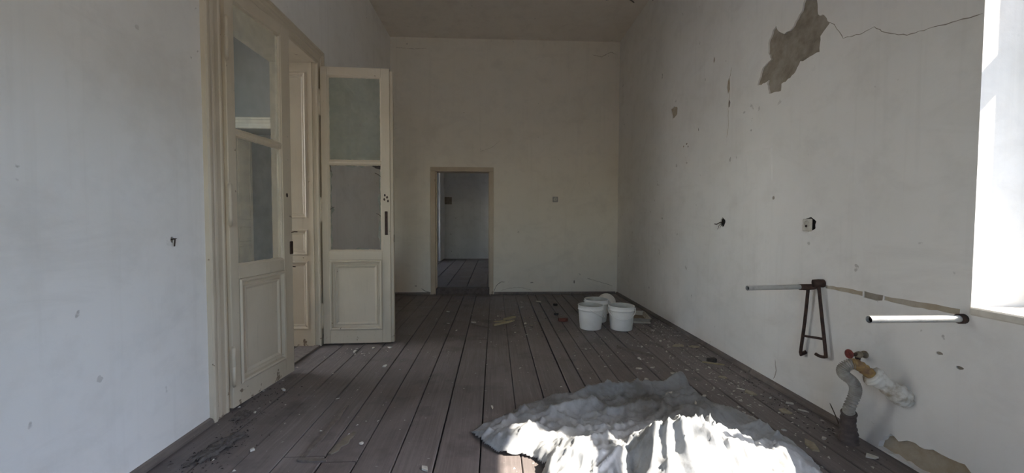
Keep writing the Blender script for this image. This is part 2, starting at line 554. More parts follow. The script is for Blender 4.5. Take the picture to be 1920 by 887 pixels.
strip_a = [(2.37,0.815),(2.11,0.818),(2.11,0.792),(2.36,0.795)]
strip_b = [(2.104,0.822),(1.992,0.818),(1.996,0.79),(2.03,0.782),(2.104,0.786)]
strip_c = [(1.986,0.816),(1.873,0.818),(1.646,0.821),(1.646,0.76),(1.668,0.76),(1.668,0.795),(1.872,0.79),(1.986,0.795)]
def blob(y, z, ry, rz, n=12, seed=1):
    rng = random.Random(seed)
    return [(y+ry*math.cos(2*math.pi*i/n)*rng.uniform(.75, 1.15), z+rz*math.sin(2*math.pi*i/n)*rng.uniform(.75, 1.15)) for i in range(n)]
wire_hole = blob(3.487, 1.205, 0.042, 0.042, 12, 3)
box_hole = blob(2.49, 1.19, 0.052, 0.05, 16, 5)
marks = [(3.442,2.40,.022,.07),(3.425,2.24,.018,.035),(4.194,2.045,.02,.012),(4.26,2.03,.018,.014),(4.16,2.01,.016,.012),(2.841,1.384,.016,.014),(3.684,2.728,.014,.03),(3.95,2.14,.01,.02),(1.637,0.562,.018,.008),(1.882,0.724,.01,.006),(1.72,.60,.014,.008)]
recs = [(rough_poly(patch, .02, .006), .012, BARE), (rough_poly(small, .03, .008), .008, BARE_TAN),
        (rough_poly(bottom, .02, .006), .03, BARE_TAN), (rough_poly(strip_a, .03, .003), .004, BARE_TAN, 'bare_strip'),
        (rough_poly(strip_b, .03, .003), .006, BARE, 'bare_strip'), (rough_poly(strip_c, .03, .003), .004, BARE_TAN, 'bare_strip'),
        (wire_hole, .012, DARK, 'wire_hole'), (box_hole, .010, DARK, 'box_hole')]
for i, (y, z, ry, rz) in enumerate(marks):
    recs.append((blob(y, z, ry, rz, 9, i+20), .005, BARE if i % 3 else BARE_TAN, 'paint_knock'))
wr = wall('wall_right', 'x', XR, 1, WT, rect(YF-.5, YB+.2, -.06, ZC), [rect(*WIN), rect(*WIN2)], recs)
ribbon('crack', [(2.387,2.43),(2.357,2.403),(2.287,2.289),(2.167,2.263),(2.099,2.263),(2.05,2.218),(1.987,2.171),(1.922,2.141),(1.822,2.121),(1.704,2.103),(1.612,2.085)], .004, BARE, wr, 'x', XR-.0006)
ribbon('crack', [(3.40,2.55),(3.43,2.45),(3.42,2.33),(3.44,2.2),(3.43,2.06),(3.45,1.95)], .006, BARE_TAN, wr, 'x', XR-.0006)
ribbon('crack', [(2.78,.20),(2.76,.12),(2.79,.05)], .006, BARE, wr, 'x', XR-.0006)
# square of filler standing slightly proud of the wall
MB().add([(XR-.0005,3.18,1.78),(XR-.0005,2.867,1.762),(XR-.0005,2.85,1.506),(XR-.0005,3.16,1.516),
          (XR-.004,3.165,1.768),(XR-.004,2.88,1.75),(XR-.004,2.862,1.518),(XR-.004,3.147,1.528)],
         [(0,1,5,4),(1,2,6,5),(2,3,7,6),(3,0,4,7),(4,5,6,7)]).build('filled_square', WALL, wr)

# the ceiling, with the fallen patch near the right wall
hole_c = rough_poly([(1.42,4.7),(1.80,4.75),(1.84,5.05),(1.72,5.22),(1.60,5.325),(1.47,5.33),(1.40,5.1)], .04, .012)
ce = wall('ceiling', 'z', ZC, 1, .2, rect(XL-.2, XR+.4, YF-.4, YB+.2), [], [(hole_c, .04, DARK, 'fallen_patch')], CEIL)

# left wall with the double door opening
wl = wall('wall_left', 'x', XL, -1, TL, rect(YF-.5, YB, -.06, ZC),
          [rect(DY0-.06, DY1+.06, -.02, DZ+.05)], [(blob(2.143,1.10,.012,.02,8,4), .006, BARE, 'paint_knock')])
# back wall with the low doorway
BD = (-.972, -.090, 2.02)
wb = wall('wall_back', 'y', YB, 1, .16, rect(XL-TL, XR+.3, -.06, ZC), [rect(BD[0]-.04, BD[1]+.04, -.02, BD[2]+.04)],
          [(blob(-1.3,.14,.02,.01,8,31), .004, BARE, 'paint_knock'), (blob(.62,.19,.03,.008,8,32), .004, BARE, 'paint_knock'),
           (blob(1.33,.20,.012,.03,8,33), .004, BARE, 'paint_knock')], WALL_FAR)
ribbon('crack', [(-.02,.04),(.04,.16),(.10,.20),(.17,.205)], .010, BARE, wb, 'y', YB-.0006)
ribbon('crack', [(-1.05,.03),(-1.13,.05),(-1.22,.10)], .010, BARE, wb, 'y', YB-.0006)
ribbon('crack', [(.10,.06),(.25,.10),(.45,.11),(.62,.06)], .006, BARE_TAN, wb, 'y', YB-.0006)
ribbon('crack', [(1.55,.26),(1.75,.2),(1.98,.13)], .008, BARE_TAN, wb, 'y', YB-.0006)
ribbon('crack', [(1.60,3.95),(1.75,3.92),(1.90,4.0),(2.0,3.96)], .008, BARE_TAN, wb, 'y', YB-.0006)
ribbon('crack', [(-.25,2.35),(-.05,2.42),(.08,2.53)], .004, BARE_TAN, wb, 'y', YB-.0006)
ribbon('crack', [(-1.6,4.0),(-1.3,3.98),(-1.1,4.0)], .005, BARE_TAN, wb, 'y', YB-.0006)
# wall behind the camera
wall('wall_front', 'y', YF, -1, .4, rect(XL-.2, XR+.3, -.06, ZC), [rect(-.65, .35, .9, 2.5)])
portal((-.15, YF-.42, 1.7), (0, 1, 0), 1.0, 1.6)

# ---- window frames in the right wall
def window(name, y0, y1, z0, z1):
    w = empty(name, (XR+.36, (y0+y1)/2, z0), kind='structure')
    cx = 0.0
    def b(nm, yy0, yy1, zz0, zz1, d=.045):
        MB().box((cx-d/2, yy0-(y0+y1)/2, zz0-z0), (cx+d/2, yy1-(y0+y1)/2, zz1-z0), .004).build(nm, WINWHITE, w)
    b('frame_post', y1-.076, y1, z0, z1, .09)
    b('frame_post', y0, y0+.076, z0, z1, .09)
    b('frame_head', y0+.076, y1-.076, z1-.08, z1, .09)
    b('frame_foot', y0+.076, y1-.076, z0, z0+.07, .09)
    zm = z0 + (z1-z0)*.68
    b('transom', y0+.076, y1-.076, zm-.045, zm+.045, .08)
    ym = (y0+y1)/2
    b('mullion', ym-.04, ym+.04, z0+.07, zm-.045, .07)
    return w
window('window_1', *WIN)
window('window_2', *WIN2)
for nm, (y0, y1, z0, z1) in (('trim_1', WIN), ('trim_2', WIN2)):
    MB().box((XR-.012, y0-.0, z0-.03), (XR+.30, y1-.001, z0+.006), .006).build(nm, STONE, kind='structure')
for (y0, y1, z0, z1) in (WIN, WIN2):
    portal((XR+WT+.02, (y0+y1)/2, (z0+z1)/2), (-1, 0, 0), y1-y0, z1-z0)

# ------------------------------------------------------------------ floors
fl = MB().box((XL-.02, YF, -.12), (XR+.02, YB+.02, -.032)).build('floor', UNDER, kind='structure')
gaps = [-1.687,-1.47,-1.272,-1.078,-.865,-.69,-.498,-.298,-.072,.135,.335,.535,.668,.808,.945,1.10,1.27,1.45,1.62,1.79,1.93,2.054]
def plank(x0, x1, y0, y1, parent, z=0.0, rng=random, mat=FLOOR, name='plank'):
    g = rng.uniform(.0018, .0055)
    c = .004
    t0, t1, t2, t3 = [z - rng.uniform(0, .004) for _ in range(4)]
    a, b_ = x0+g, x1-g
    v = [(a,y0,z-.03),(b_,y0,z-.03),(b_,y0,t1-c),(b_-c,y0,t1),(a+c,y0,t0),(a,y0,t0-c),
         (a,y1,z-.03),(b_,y1,z-.03),(b_,y1,t3-c),(b_-c,y1,t3),(a+c,y1,t2),(a,y1,t2-c)]
    fs = [(0,1,7,6),(1,2,8,7),(2,3,9,8),(3,4,10,9),(4,5,11,10),(5,0,6,11),(5,4,3,2,1,0),(6,7,8,9,10,11)]
    return MB().add(v, fs).build(name, mat, parent)
rng = random.Random(5)
for i in range(len(gaps)-1):
    x0, x1 = gaps[i], gaps[i+1]
    cuts = [YF, YB]
    if i in (3, 4):
        cuts = [YF, 2.02 - .05*(i == 4), YB]
    elif i % 3 == 1:
        cuts = [YF, rng.uniform(3.2, 5.8), YB]
    for a, b_ in zip(cuts, cuts[1:]):
        plank(x0, x1, a+.003, b_-.003, fl, 0, rng)
# narrow skirting strips
def skirt(name, pts, axis):
    mb = MB()
    for (a, b_, c, s) in pts:       # from a to b_ along the wall at c, room side s
        prof = [(0,0),(.028,0),(.028,.012),(.018,.03),(0,.036)]
        n = len(prof)
        vv = []
        for t in (a, b_):
            for d, z in prof:
                vv.append((c+s*d, t, z) if axis == 'x' else (t, c+s*d, z))
        mb.add(vv, [(i, (i+1) % n, n+(i+1) % n, n+i) for i in range(n)]+[tuple(range(n)), tuple(range(2*n-1, n-1, -1))])
    return mb.build(name, SKIRT, kind='structure')
skirt('baseboard_left', [(YF+.01, 2.375, XL+.001, 1), (3.995, YB-.03, XL+.001, 1)], 'x')
skirt('baseboard_right', [(2.17, 3.02, XR-.001, -1), (3.03, YB-.03, XR-.001, -1)], 'x')
skirt('baseboard_back', [(XL+.03, -1.06, YB-.001, -1), (-.01, XR-.03, YB-.001, -1)], 'y')

# ---- room beyond the low doorway
BY0, BY1, BZ = YB+.16, 11.85, .10
fb = MB().box((-3.2, BY0, -.12), (2.4, BY1, BZ-.032)).build('floor', UNDER, kind='structure')
x = -3.2
while x < 2.3:
    w_ = rng.uniform(.30, .36)
    plank(x, min(x+w_, 2.4), BY0+.002, BY1, fb, BZ, rng)
    x += w_
wall('wall_back_room_end', 'y', BY1, 1, .2, rect(-3.4, 2.6, 0, 3.6), [], [(rect(-1.55,-1.28,1.72,1.93), .002, BARE, 'stain_patch')], WALL_SIDE)
wall('wall_back_room_left', 'x', -3.2, -1, .2, rect(BY0, BY1, 0, 3.6), [rect(9.4, 10.3, .9, 2.5)], [], WALL_SIDE)
wall('wall_back_room_right', 'x', 2.4, 1, .2, rect(BY0, BY1, 0, 3.6), [], [], WALL_SIDE)
wall('ceiling', 'z', 3.55, 1, .2, rect(-3.4, 2.6, BY0, BY1+.2), [], [], CEIL)
# pier standing before the end wall, with a white board on its edge
MB().box((-2.4, 11.0, BZ), (-1.49, BY1, 3.55), .02).build('wall_back_room_pier', WALL_SIDE, kind='structure')
MB().box((-1.70, 10.955, BZ), (-1.615, 10.999, 2.75), .004).build('trim_3', WINWHITE, kind='structure')
portal((-3.42, 9.85, 1.7), (1, 0, 0), .9, 1.6)

# frame of the low doorway: three plain boards and a worn threshold
t4 = empty('trim_4', (0, YB, 0), kind='structure')
for nm, a, b_ in (('post', (-1.052,-.022,0), (-.972,.20,2.02)), ('post', (-.090,-.022,0), (-.022,.20,2.02)), ('head', (-1.052,-.022,2.02), (-.022,.20,2.092))):
    MB().box(a, b_, .004).build(nm, TAN, t4)
for s in (-.972, -.106):
    MB().box((s, .05, .11), (s+.016, .075, 2.02)).build('door_stop', TAN, t4)
MB().box((-.972, .012, -.03), (-.090, .165, .10), .01).build('threshold', STUB, t4)

# ---- side room beyond the double door
fs_ = MB().box((SIDE_X, SIDE_Y0, -.12), (XL-.021, SIDE_Y1+1.8, -.032)).build('floor', UNDER, kind='structure')
x = SIDE_X
while x < XL-TL-.05:
    x2 = min(x+.21, XL-TL)
    plank(x, x2, SIDE_Y0, SIDE_Y1+1.8, fs_, 0, rng)
    x = x2
for k in range(2):
    plank(XL-TL+k*.215, XL-TL+(k+1)*.215, DY0-.04, DY1+.04, fs_, .004, rng, LATH)
ED = (-4.02, -3.0, 2.62)
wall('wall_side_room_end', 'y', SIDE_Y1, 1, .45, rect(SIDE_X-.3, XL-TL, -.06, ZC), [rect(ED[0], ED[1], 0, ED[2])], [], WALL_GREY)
WS, WS2 = (2.05, 3.1, .7, 3.1), (3.45, 4.85, .5, 3.7)
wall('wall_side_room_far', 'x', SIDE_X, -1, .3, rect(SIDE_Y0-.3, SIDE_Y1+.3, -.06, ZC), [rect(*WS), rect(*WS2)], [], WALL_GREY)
wall('wall_side_room_near', 'y', SIDE_Y0, -1, .3, rect(SIDE_X-.3, XL-TL, -.06, ZC), [], [], WALL_SIDE)
wall('ceiling', 'z', ZC, 1, .2, rect(SIDE_X-.3, XL-.21, SIDE_Y0-.3, SIDE_Y1+.3), [], [], CEIL)
for w_ in (WS, WS2):
    portal((SIDE_X-.32, (w_[0]+w_[1])/2, (w_[2]+w_[3])/2), (1, 0, 0), w_[1]-w_[0], w_[3]-w_[2])
# small dark lobby behind the end door of the side room
wall('wall_lobby_back', 'y', SIDE_Y1+1.8, 1, .1, rect(-5.0, -2.2, -.06, 3.0), [], [], WALL_SIDE)
wall('wall_lobby_left', 'x', -4.9, -1, .1, rect(SIDE_Y1+.45, SIDE_Y1+1.8, -.06, 3.0), [], [], WALL_SIDE)
wall('wall_lobby_right', 'x', -2.3, 1, .1, rect(SIDE_Y1+.45, SIDE_Y1+1.8, -.06, 3.0), [], [], WALL_SIDE)
wall('ceiling', 'z', 2.95, 1, .1, rect(-5.0, -2.2, SIDE_Y1+.45, SIDE_Y1+1.9), [], [], CEIL)

# ------------------------------------------------------------------ mouldings of the doorways
CAS = [(0,0),(0,.040),(.012,.050),(.026,.050),(.034,.036),(.052,.030),(.060,.038),(.074,.040),(.084,.030),(.120,.027),(.128,.034),(.142,.034),(.150,.022),(.150,0)]
def casing(name, axis, at, s, u0, u1, z1, mat, w=.15, z0=0.0):
    """moulded architrave round an opening u0..u1 up to z1; profile runs from the outer edge to the opening"""
    k = w/.15
    prof = [(w-a*k, b_*.62) for a, b_ in CAS]     # distance from the opening, proudness
    stations = [lambda d: (u0-d, z0), lambda d: (u0-d, z1+d), lambda d: (u1+d, z1+d), lambda d: (u1+d, z0)]
    v = []
    for st in stations:
        for d, h in prof:
            u, z = st(d)
            v.append((at+s*h, u, z) if axis == 'x' else (u, at+s*h, z))
    n = len(prof)
    fs = []
    for i in range(3):
        for k2 in range(n):
            a, b_ = i*n+k2, i*n+(k2+1) % n
            fs.append((a, b_, b_+n, a+n))
    fs += [tuple(range(n)), tuple(range(4*n-1, 3*n-1, -1))]
    return MB().add(v, fs).build(name, mat, kind='structure')
casing('trim_5', 'x', XL, 1, DY0+.003, DY1-.003, DZ-.003, CREAM)
# plinth block at the foot of the near casing
# panelled lining of the opening
t6 = empty('trim_6', (XL, DY1, 0), kind='structure')
PAN = [(0,0),(.012,-.010),(.024,-.004),(.032,.006),(.040,.006),(.052,.012),(.060,.012)]
def jamb(yy, s, top=DZ):
    """board lining the wall thickness; s = +1 faces -Y (far jamb), -1 faces +Y"""
    x0, x1 = -TL+.002, -.002
    zz = [(.16,.822),(.873,1.124),(1.225,2.60)]
    base = MB()
    # board with sunk fields: stiles and rails around the three panels
    pu0, pu1 = x0+.055, x1-.085
    y_f = yy
    y_b = yy + s*.058
    def bx(a0, a1, z0, z1):
        base.box((a0, min(y_f,y_b), z0), (a1, max(y_f,y_b), z1))
    bx(x0, pu0, 0, top); bx(pu1, x1, 0, top)
    last = 0
    for z0, z1 in zz:
        bx(pu0, pu1, last, z0); last = z1
    bx(pu0, pu1, last, top)
    base.build('lining_board', CREAM, t6)
    for z0, z1 in zz:
        MB().ring_panel(pu0, pu1, z0, z1, PAN, y_f, s).build('panel', CREAM, t6)
    # rebate strip beside the room
    MB().box((x1-.05, min(y_f-s*.012, y_f), 0), (x1-.028, max(y_f-s*.012, y_f), top)).build('rebate_strip', CREAM, t6)
jamb(0.0, 1)
jamb(DY0-DY1, -1)
MB().box((-TL+.002, DY0-DY1, DZ), (-.002, 0, DZ+.048)).build('head_board', CREAM, t6)
MB().box((-.045, DY0-DY1, -.03), (.012, 0, .012), .004).build('sill_board', LATH, t6)
# doorway at the end of the side room
casing('trim_7', 'y', SIDE_Y1, -1, ED[0], ED[1], ED[2], CREAM, .17)
t8 = empty('trim_8', (ED[0], SIDE_Y1, 0), kind='structure')
mbj = MB().box((-.002, .002, 0), (.012, .45, ED[2])).build('lining_board', CREAM, t8)
for z0, z1 in ((.16,.82),(.87,1.12),(1.22,2.5)):
    p = MB().ring_panel(.07, .39, z0, z1, [(0,0),(.012,.008),(.03,.002),(.05,.006)], 0, -1).build('panel', CREAM, t8)
    p.rotation_euler = (0, 0, math.pi/2)
    p.location = (.0135, 0, 0)

# ------------------------------------------------------------------ the two leaves of the double door
LW, LH, LT = .640, 2.650, .045
def leaf(name, loc, rz, label, G0, G1):
    e = empty(name, loc, rz, kind='structure', label=label, cat='door')
    def b(nm, u0, u1, z0, z1, y0=0.0, y1=LT, ch=.003, par=e, mat=CREAM):
        return MB().box((u0, y0, z0), (u1, y1, z1), ch).build(nm, mat, par)
    b('stile', 0, G0, 0, LH)
    b('stile', G1, LW, 0, LH)
    b('rail', G0, G1, LH-.082, LH)
    b('rail', G0, G1, .812, .900)
    b('rail', G0, G1, 0, .132)
    b('muntin', G0, G1, 1.735, 1.765, .006, LT-.006, .005)
    # raised and fielded panel
    prof = [(0,.0),(.0,-.005),(.010,-.013),(.022,-.009),(.028,.013),(.046,.015),(.053,.003),(.060,.003),(.076,.012),(.088,.012)]
    pn = MB().ring_panel(G0, G1, .132, .812, prof, 0, 1).build('panel', CREAM, e)
    MB().ring_panel(G0, G1, .132, .812, prof, LT, -1).build('panel', CREAM, e)
    # glazing beads with lumpy old putty
    for z0, z1 in ((.900, 1.735), (1.765, LH-.082)):
        r2 = random.Random(int(z0*100)+len(name))
        n = 40
        def ring(ins, y, jit):
            out = []
            for (ua, za), (ub, zb) in (((G0+ins,z0+ins),(G1-ins,z0+ins)),((G1-ins,z0+ins),(G1-ins,z1-ins)),((G1-ins,z1-ins),(G0+ins,z1-ins)),((G0+ins,z1-ins),(G0+ins,z0+ins))):
                for k in range(n):
                    t = k/n
                    out.append((ua+(ub-ua)*t+r2.uniform(-jit,jit), y, za+(zb-za)*t+r2.uniform(-jit,jit)))
            return out
        v = ring(-.001, .006, 0)+ring(.006, .008, .001)+ring(.014, .019, .0022)
        m_ = 4*n
        fs = [(i+o, (i+1) % m_+o, (i+1) % m_+m_+o, i+m_+o) for o in (0, m_) for i in range(m_)]
        MB().add(v, fs).build('glazing_bead', CREAM, e)
    return e, b
PUTTY = None
def pane(e, z0, z1, mat, G0, G1, name='pane'):
    return MB().box((G0+.004, .020, z0), (G1-.004, .023, z1)).build(name, mat, e)
def hinge(e, z0, z1, u=-.006, y=-.012):
    r = .0115
    zs = [z0, z0+.012, z0+.012, (z0+z1)/2-.002, (z0+z1)/2, (z0+z1)/2+.002, z1-.012, z1-.012, z1]
    rs = [.006, .010, r, r, r*.8, r, r, .010, .006]
    h = MB().tube([(u, y, z) for z in zs], rs, 12).build('hinge', CREAM, e)
    MB().box((u-.002, y, z0+.02), (u+.016, .002, z1-.02)).build('knuckle_plate', CREAM, h)

LA = math.atan2(.6205, .0597)
dl, bl = leaf('door_1', (-1.648, 2.532, .014), LA, 'cream glazed door leaf nearer to the viewer, standing almost shut in the doorway', .070, .535)
G0, G1 = .070, .535
pane(dl, .892, 1.743, GLASS, G0, G1); pane(dl, 1.757, LH-.075, GLASS, G0, G1)
for z0, z1 in ((.14,.40),(1.15,1.42),(2.17,2.44)):
    hinge(dl, z0, z1)
# torn out rim lock on the free edge
MB().box((LW-.036, -.010, .93), (LW-.004, .001, 1.03), .003).build('lock_case', RUST, dl)
lk = MB().box((LW-.002, .006, .86), (LW+.010, .030, 1.05), .002).build('lock_plate', RUST, dl)
MB().tube([(LW-.02, -.006, 1.10), (LW+.0, -.02, 1.104), (LW+.03, -.022, 1.102)], .0035, 6).build('latch_pin', RUST, dl)
MB().tube([(LW-.005, -.004, .83), (LW+.012, -.014, .826)], .004, 6).build('latch_pin', RUST, dl)
MB().add([(LW-.058+a, -.0006, 1.385+c) for a, c in blob(0,0,.014,.02,10,8)], [tuple(range(10))]).build('paint_scar', RUST, dl)

dr, br = leaf('door_2', (-1.654, 3.862, .014), .042, 'cream glazed door leaf swung open into the room, lower pane broken out', .062, .560)
G0, G1 = .062, .560
pane(dr, 1.757, LH-.075, GLASS_GREEN, G0, G1)
# what is left of the broken lower pane
def shards(e, z0, z1):
    r2 = random.Random(4)
    u0, u1 = G0+.004, G1-.004
    spans = []
    def side(a, b_, n, base, big):
        out = []
        for k in range(n):
            t = (k+.5)/n
            d = base + r2.random()**3*big
            out.append((t, d))
        return [(a, b_, t, d) for t, d in out]
    inner = []
    for (ax, az), (bx_, bz), nx, nz in (((u0,z0),(u1,z0),0,1),((u1,z0),(u1,z1),-1,0),((u1,z1),(u0,z1),0,-1),((u0,z1),(u0,z0),1,0)):
        n = 12 if nz else 20
        for k in range(n):
            t = (k+.5)/n
            d = .016 + r2.random()**3*.03
            inner.append(((ax+(bx_-ax)*t, az+(bz-az)*t), (ax+(bx_-ax)*t+nx*d, az+(bz-az)*t+nz*d)))
    n = len(inner)
    for y in (.020,):
        v = [(o[0], y, o[1]) for o, i_ in inner]+[(i_[0], y, i_[1]) for o, i_ in inner]
        v += [(o[0], y+.003, o[1]) for o, i_ in inner]+[(i_[0], y+.003, i_[1]) for o, i_ in inner]
        fs = []
        for k in range(n):
            j = (k+1) % n
            fs += [(k, j, n+j, n+k), (2*n+k, 3*n+k, 3*n+j, 2*n+j), (n+k, n+j, 3*n+j, 3*n+k)]
        MB().add(v, fs).build('broken_pane_rim', GLASS_GREEN, e)
shards(dr, .892, 1.743)
MB().add([(G1-.012,.014,1.728),(G1-.092,.014,1.724),(G1-.060,.016,1.700),(G1-.012,.016,1.688),(G1-.012,.019,1.728),(G1-.092,.019,1.724),(G1-.060,.021,1.700),(G1-.012,.021,1.688)],
         [(0,1,2,3),(7,6,5,4),(0,4,5,1),(1,5,6,2),(2,6,7,3),(3,7,4,0)]).build('torn_putty', SOOT, dr)
for a, b_ in (((G1-.010,1.62),(G1-.062,1.652)),((G1-.010,1.235),(G1-.052,1.262)),((G0+.012,1.30),(G0+.055,1.322)),((G0+.012,1.72),(G0+.030,1.66))):
    MB().tube([(a[0],.016,a[1]), ((a[0]+b_[0])/2,.008,(a[1]+b_[1])/2+.006), (b_[0],-.004,b_[1])], .0026, 6).build('glazing_pin', RUST, dr)
for z0, z1 in ((.15,.40),(1.17,1.42),(2.19,2.44)):
    hinge(dr, z0, z1, -.010, .0)
# overlapping edge strip and the long handle plate
MB().box((LW, .014, 0), (LW+.028, LT+.012, LH-.02), .003).build('edge_strip', CREAM, dr)
hp = MB().box((LW-.052, -.006, 1.055), (LW-.024, .001, 1.285), .003).build('handle_plate', RUST, dr)
MB().tube([(LW-.038, -.006, 1.205), (LW-.038, -.022, 1.205)], .008, 8).build('handle_stub', RUST, hp)
MB().lathe([(0,.0),(.006,.0),(.006,.004),(0,.004)], 10, center=(LW-.038, -.008, 1.11)).build('keyhole_rim', RUST, hp)
for i, (a, c) in enumerate(((-.055,1.40),(-.028,1.42),(-.05,1.44),(-.02,1.385))):
    MB().add([(LW+a+x, -.0006, c+z) for x, z in blob(0,0,.010,.014,9,40+i)], [tuple(range(9))]).build('paint_scar', RUST, dr)
MB().box((LW+.001, .02, .985), (LW+.0295, .04, 1.06), .002).build('strike_plate', RUST, dr)

# ------------------------------------------------------------------ small fittings on the walls
sw = empty('wall_switch', (1.0, YB, 1.576), label='small square dull switch on the far wall right of the low doorway', cat='switch')
MB().box((-.045, -.012, -.045), (.045, 0, .045), .004).build('plate', GREYPL, sw)
rk = MB().lathe([(.030,0),(.030,.012),(.022,.016),(0,.016)], 20).build('dial', IVORY, sw, loc=(0,-.012,0), rot=(math.pi/2,0,0))
MB().box((-.004,-.014,.016), (.004,.014,.026), .002).build('knob', GREYPL, rk)

jb = empty('socket_cover', (XR, 2.505, 1.187), label='loose ivory socket cover hanging over its round hole in the right wall', cat='socket')
MB().box((-.012, -.038, -.042), (-.002, .042, .040), .005).build('plate', IVORY, jb)
MB().tube([(-.012, .002, -.008), (-.0165, .002, -.008)], .008, 10).build('screw', RUST, jb)
MB().lathe([(.020,0),(.020,.003),(.015,.003)], 18).build('rim', IVORY, jb, loc=(-.012,.002,.008), rot=(0,-math.pi/2,0))

wq = empty('loose_wires', (XR+.03, 3.487, 1.20), label='cut dark wires poking from a small hole in the right wall', cat='wire')
MB().tube(catmull([(0,0,0),(-.035,.02,.003),(-.05,.055,-.014),(-.055,.085,-.012)], 4), .004, 6).build('wire', RUST, wq)
MB().tube(catmull([(0,.01,-.005),(-.038,.03,-.02),(-.042,.045,-.05),(-.045,.05,-.062)], 4), .002, 6).build('wire', RUST, wq)
MB().tube(catmull([(0,.0,-.01),(-.036,.015,-.03),(-.042,.02,-.052)], 4), .002, 6).build('wire', RUST, wq)

nl = MB().tube([(XL-.01, 2.143, 1.102), (XL+.012, 2.145, 1.106)], [.004,.003], 8)
nl.lathe([(0,0),(.008,0),(.008,.003),(0,.003)], 8, False, (XL+.012, 2.145, 1.106))
nl.tube([(XL+.012, 2.145, 1.108), (XL+.006, 2.148, 1.066)], .0032, 6)
nl.build('wall_nail', RUST, label='dark bent nail sticking out of the bluish left wall', cat='nail')

# reeds hanging out of the broken ceiling
for i, pts in enumerate(([(1.52,5.28,ZC+.03),(1.50,5.26,ZC-.02),(1.44,5.20,ZC-.07)], [(1.66,5.22,ZC+.03),(1.74,5.22,ZC-.03),(1.83,5.24,ZC-.075)],
                         [(1.56,5.25,ZC+.02),(1.62,5.22,ZC-.015),(1.70,5.20,ZC-.02)], [(1.98,5.0,ZC-.002),(1.985,5.0,ZC-.06),(1.985,5.01,ZC-.17)])):
    MB().tube(catmull(pts, 4), [.008]*8+[.004], 6).build('hanging_reed', REED, label=(('leftmost dark reed end dangling at the broken ceiling patch', 'rightmost dark reed end dangling at the broken ceiling patch', 'middle dark reed end dangling at the broken ceiling patch')[i] if i < 3 else 'short dark stick hanging by itself at the ceiling near the right wall'), cat='reed', group='reeds hanging from the ceiling')

# ---- sink bracket with the long pipe
sb = empty('sink_bracket', (XR, 2.41, .80), label='rusty A-shaped iron bracket with a long horizontal pipe arm on the right wall', cat='bracket')
def hollow_pipe(name, p0, p1, r, mat, parent, core=DARK, **kw):
    """round pipe with an open end at p1"""
    p0, p1 = Vector(p0), Vector(p1)
    d = (p1-p0).normalized()
    mb = MB().tube([p0, p0+(p1-p0)*.5, p1], r, 18, cap=False)
    mb.tube([p1, p1-d*.03], [r, r*.82], 18, cap=False)
    o = mb.build(name, mat, parent, **kw)
    MB().tube([p1-d*.032, p1-d*.012], r*.80, 18).build('bore', core, o)
    return o
hollow_pipe('pipe', (-.03, .035, -.010), (-.465, .0, -.012), .0155, GALV, sb)
MB().tube([(.0,-.035,.022), (-.03,-.03,.022), (-.055,-.02,.020)], [.026,.026,.024], 12).build('wall_socket', RUST, sb)
MB().tube([(-.03,-.035,.012),(-.034,.0,-.005),(-.05,.03,-.012),(-.10,.03,-.012)], [.017,.018,.020,.019], 12).build('pipe_clamp', RUST, sb)
MB().tube(catmull([(-.038,.036,-.015),(-.036,.058,-.24),(-.034,.088,-.455)], 4), .0095, 10).build('leg', RUST, sb)
MB().tube(catmull([(-.034,-.040,.01),(-.034,-.075,-.20),(-.034,-.108,-.395),(-.036,-.106,-.418),(-.042,-.075,-.425),(-.050,-.05,-.418)], 4), .0095, 10).build('leg', RUST, sb)
MB().tube([(-.035,.066,-.338),(-.034,-.096,-.312)], .0075, 8).build('crossbar', RUST, sb)
MB().tube([(-.034,.086,-.452),(-.030,.092,-.470),(-.006,.085,-.455),(0,.08,-.448)], [.011,.013,.012,.011], 10).build('foot', RUST, sb)

# ---- the second, sunlit pipe below the window
pb = empty('pipe_arm', (XR, 1.632, .782), label='short pale pipe arm under the window sill catching the sun', cat='pipe')
hollow_pipe('pipe', (-.01, 0, 0), (-.432, 0, .0), .0155, GALV, pb)
MB().tube([(.0,.0,.0), (-.022,.0,.0)], .022, 14).build('wall_socket', RUST, pb)

# ---- stop valve
vl = empty('stop_valve', (XR, 2.08, .472), label='small brass stop valve with a red hand wheel above the drain hose', cat='valve')
MB().tube([(0,0,0),(-.008,0,0),(-.008,0,0),(-.03,0,0)], [.020,.020,.012,.012], 14).build('wall_rose', BRASS, vl)
MB().tube([(-.024,0,0),(-.030,0,0),(-.045,0,-.004),(-.056,0,0)], [.014,.018,.019,.013], 14).build('body', BRASS, vl)
MB().tube([(-.043,0,-.006),(-.043,0,-.030)], [.014,.012], 12).build('outlet', RUST, vl)
MB().tube([(-.054,0,.0),(-.070,0,.002),(-.092,0,.004)], [.010,.008,.006], 10).build('stem', RUST, vl)
hw = MB()
ring = [(-.094, (.020*math.cos(a)), .004+.020*math.sin(a)) for a in [2*math.pi*k/20 for k in range(21)]]
hw.tube(ring, .0062, 8, cap=False)
hw.tube([(-.091,0,.004),(-.097,0,.004)], .016, 20)
for a in (0, 2.094, 4.189):
    hw.tube([(-.094,0,.004), (-.094,.024*math.cos(a),.004+.024*math.sin(a))], .0035, 6)
hw.tube([(-.086,0,.004),(-.100,0,.004)], .008, 10)
hw.build('hand_wheel', RED, vl)

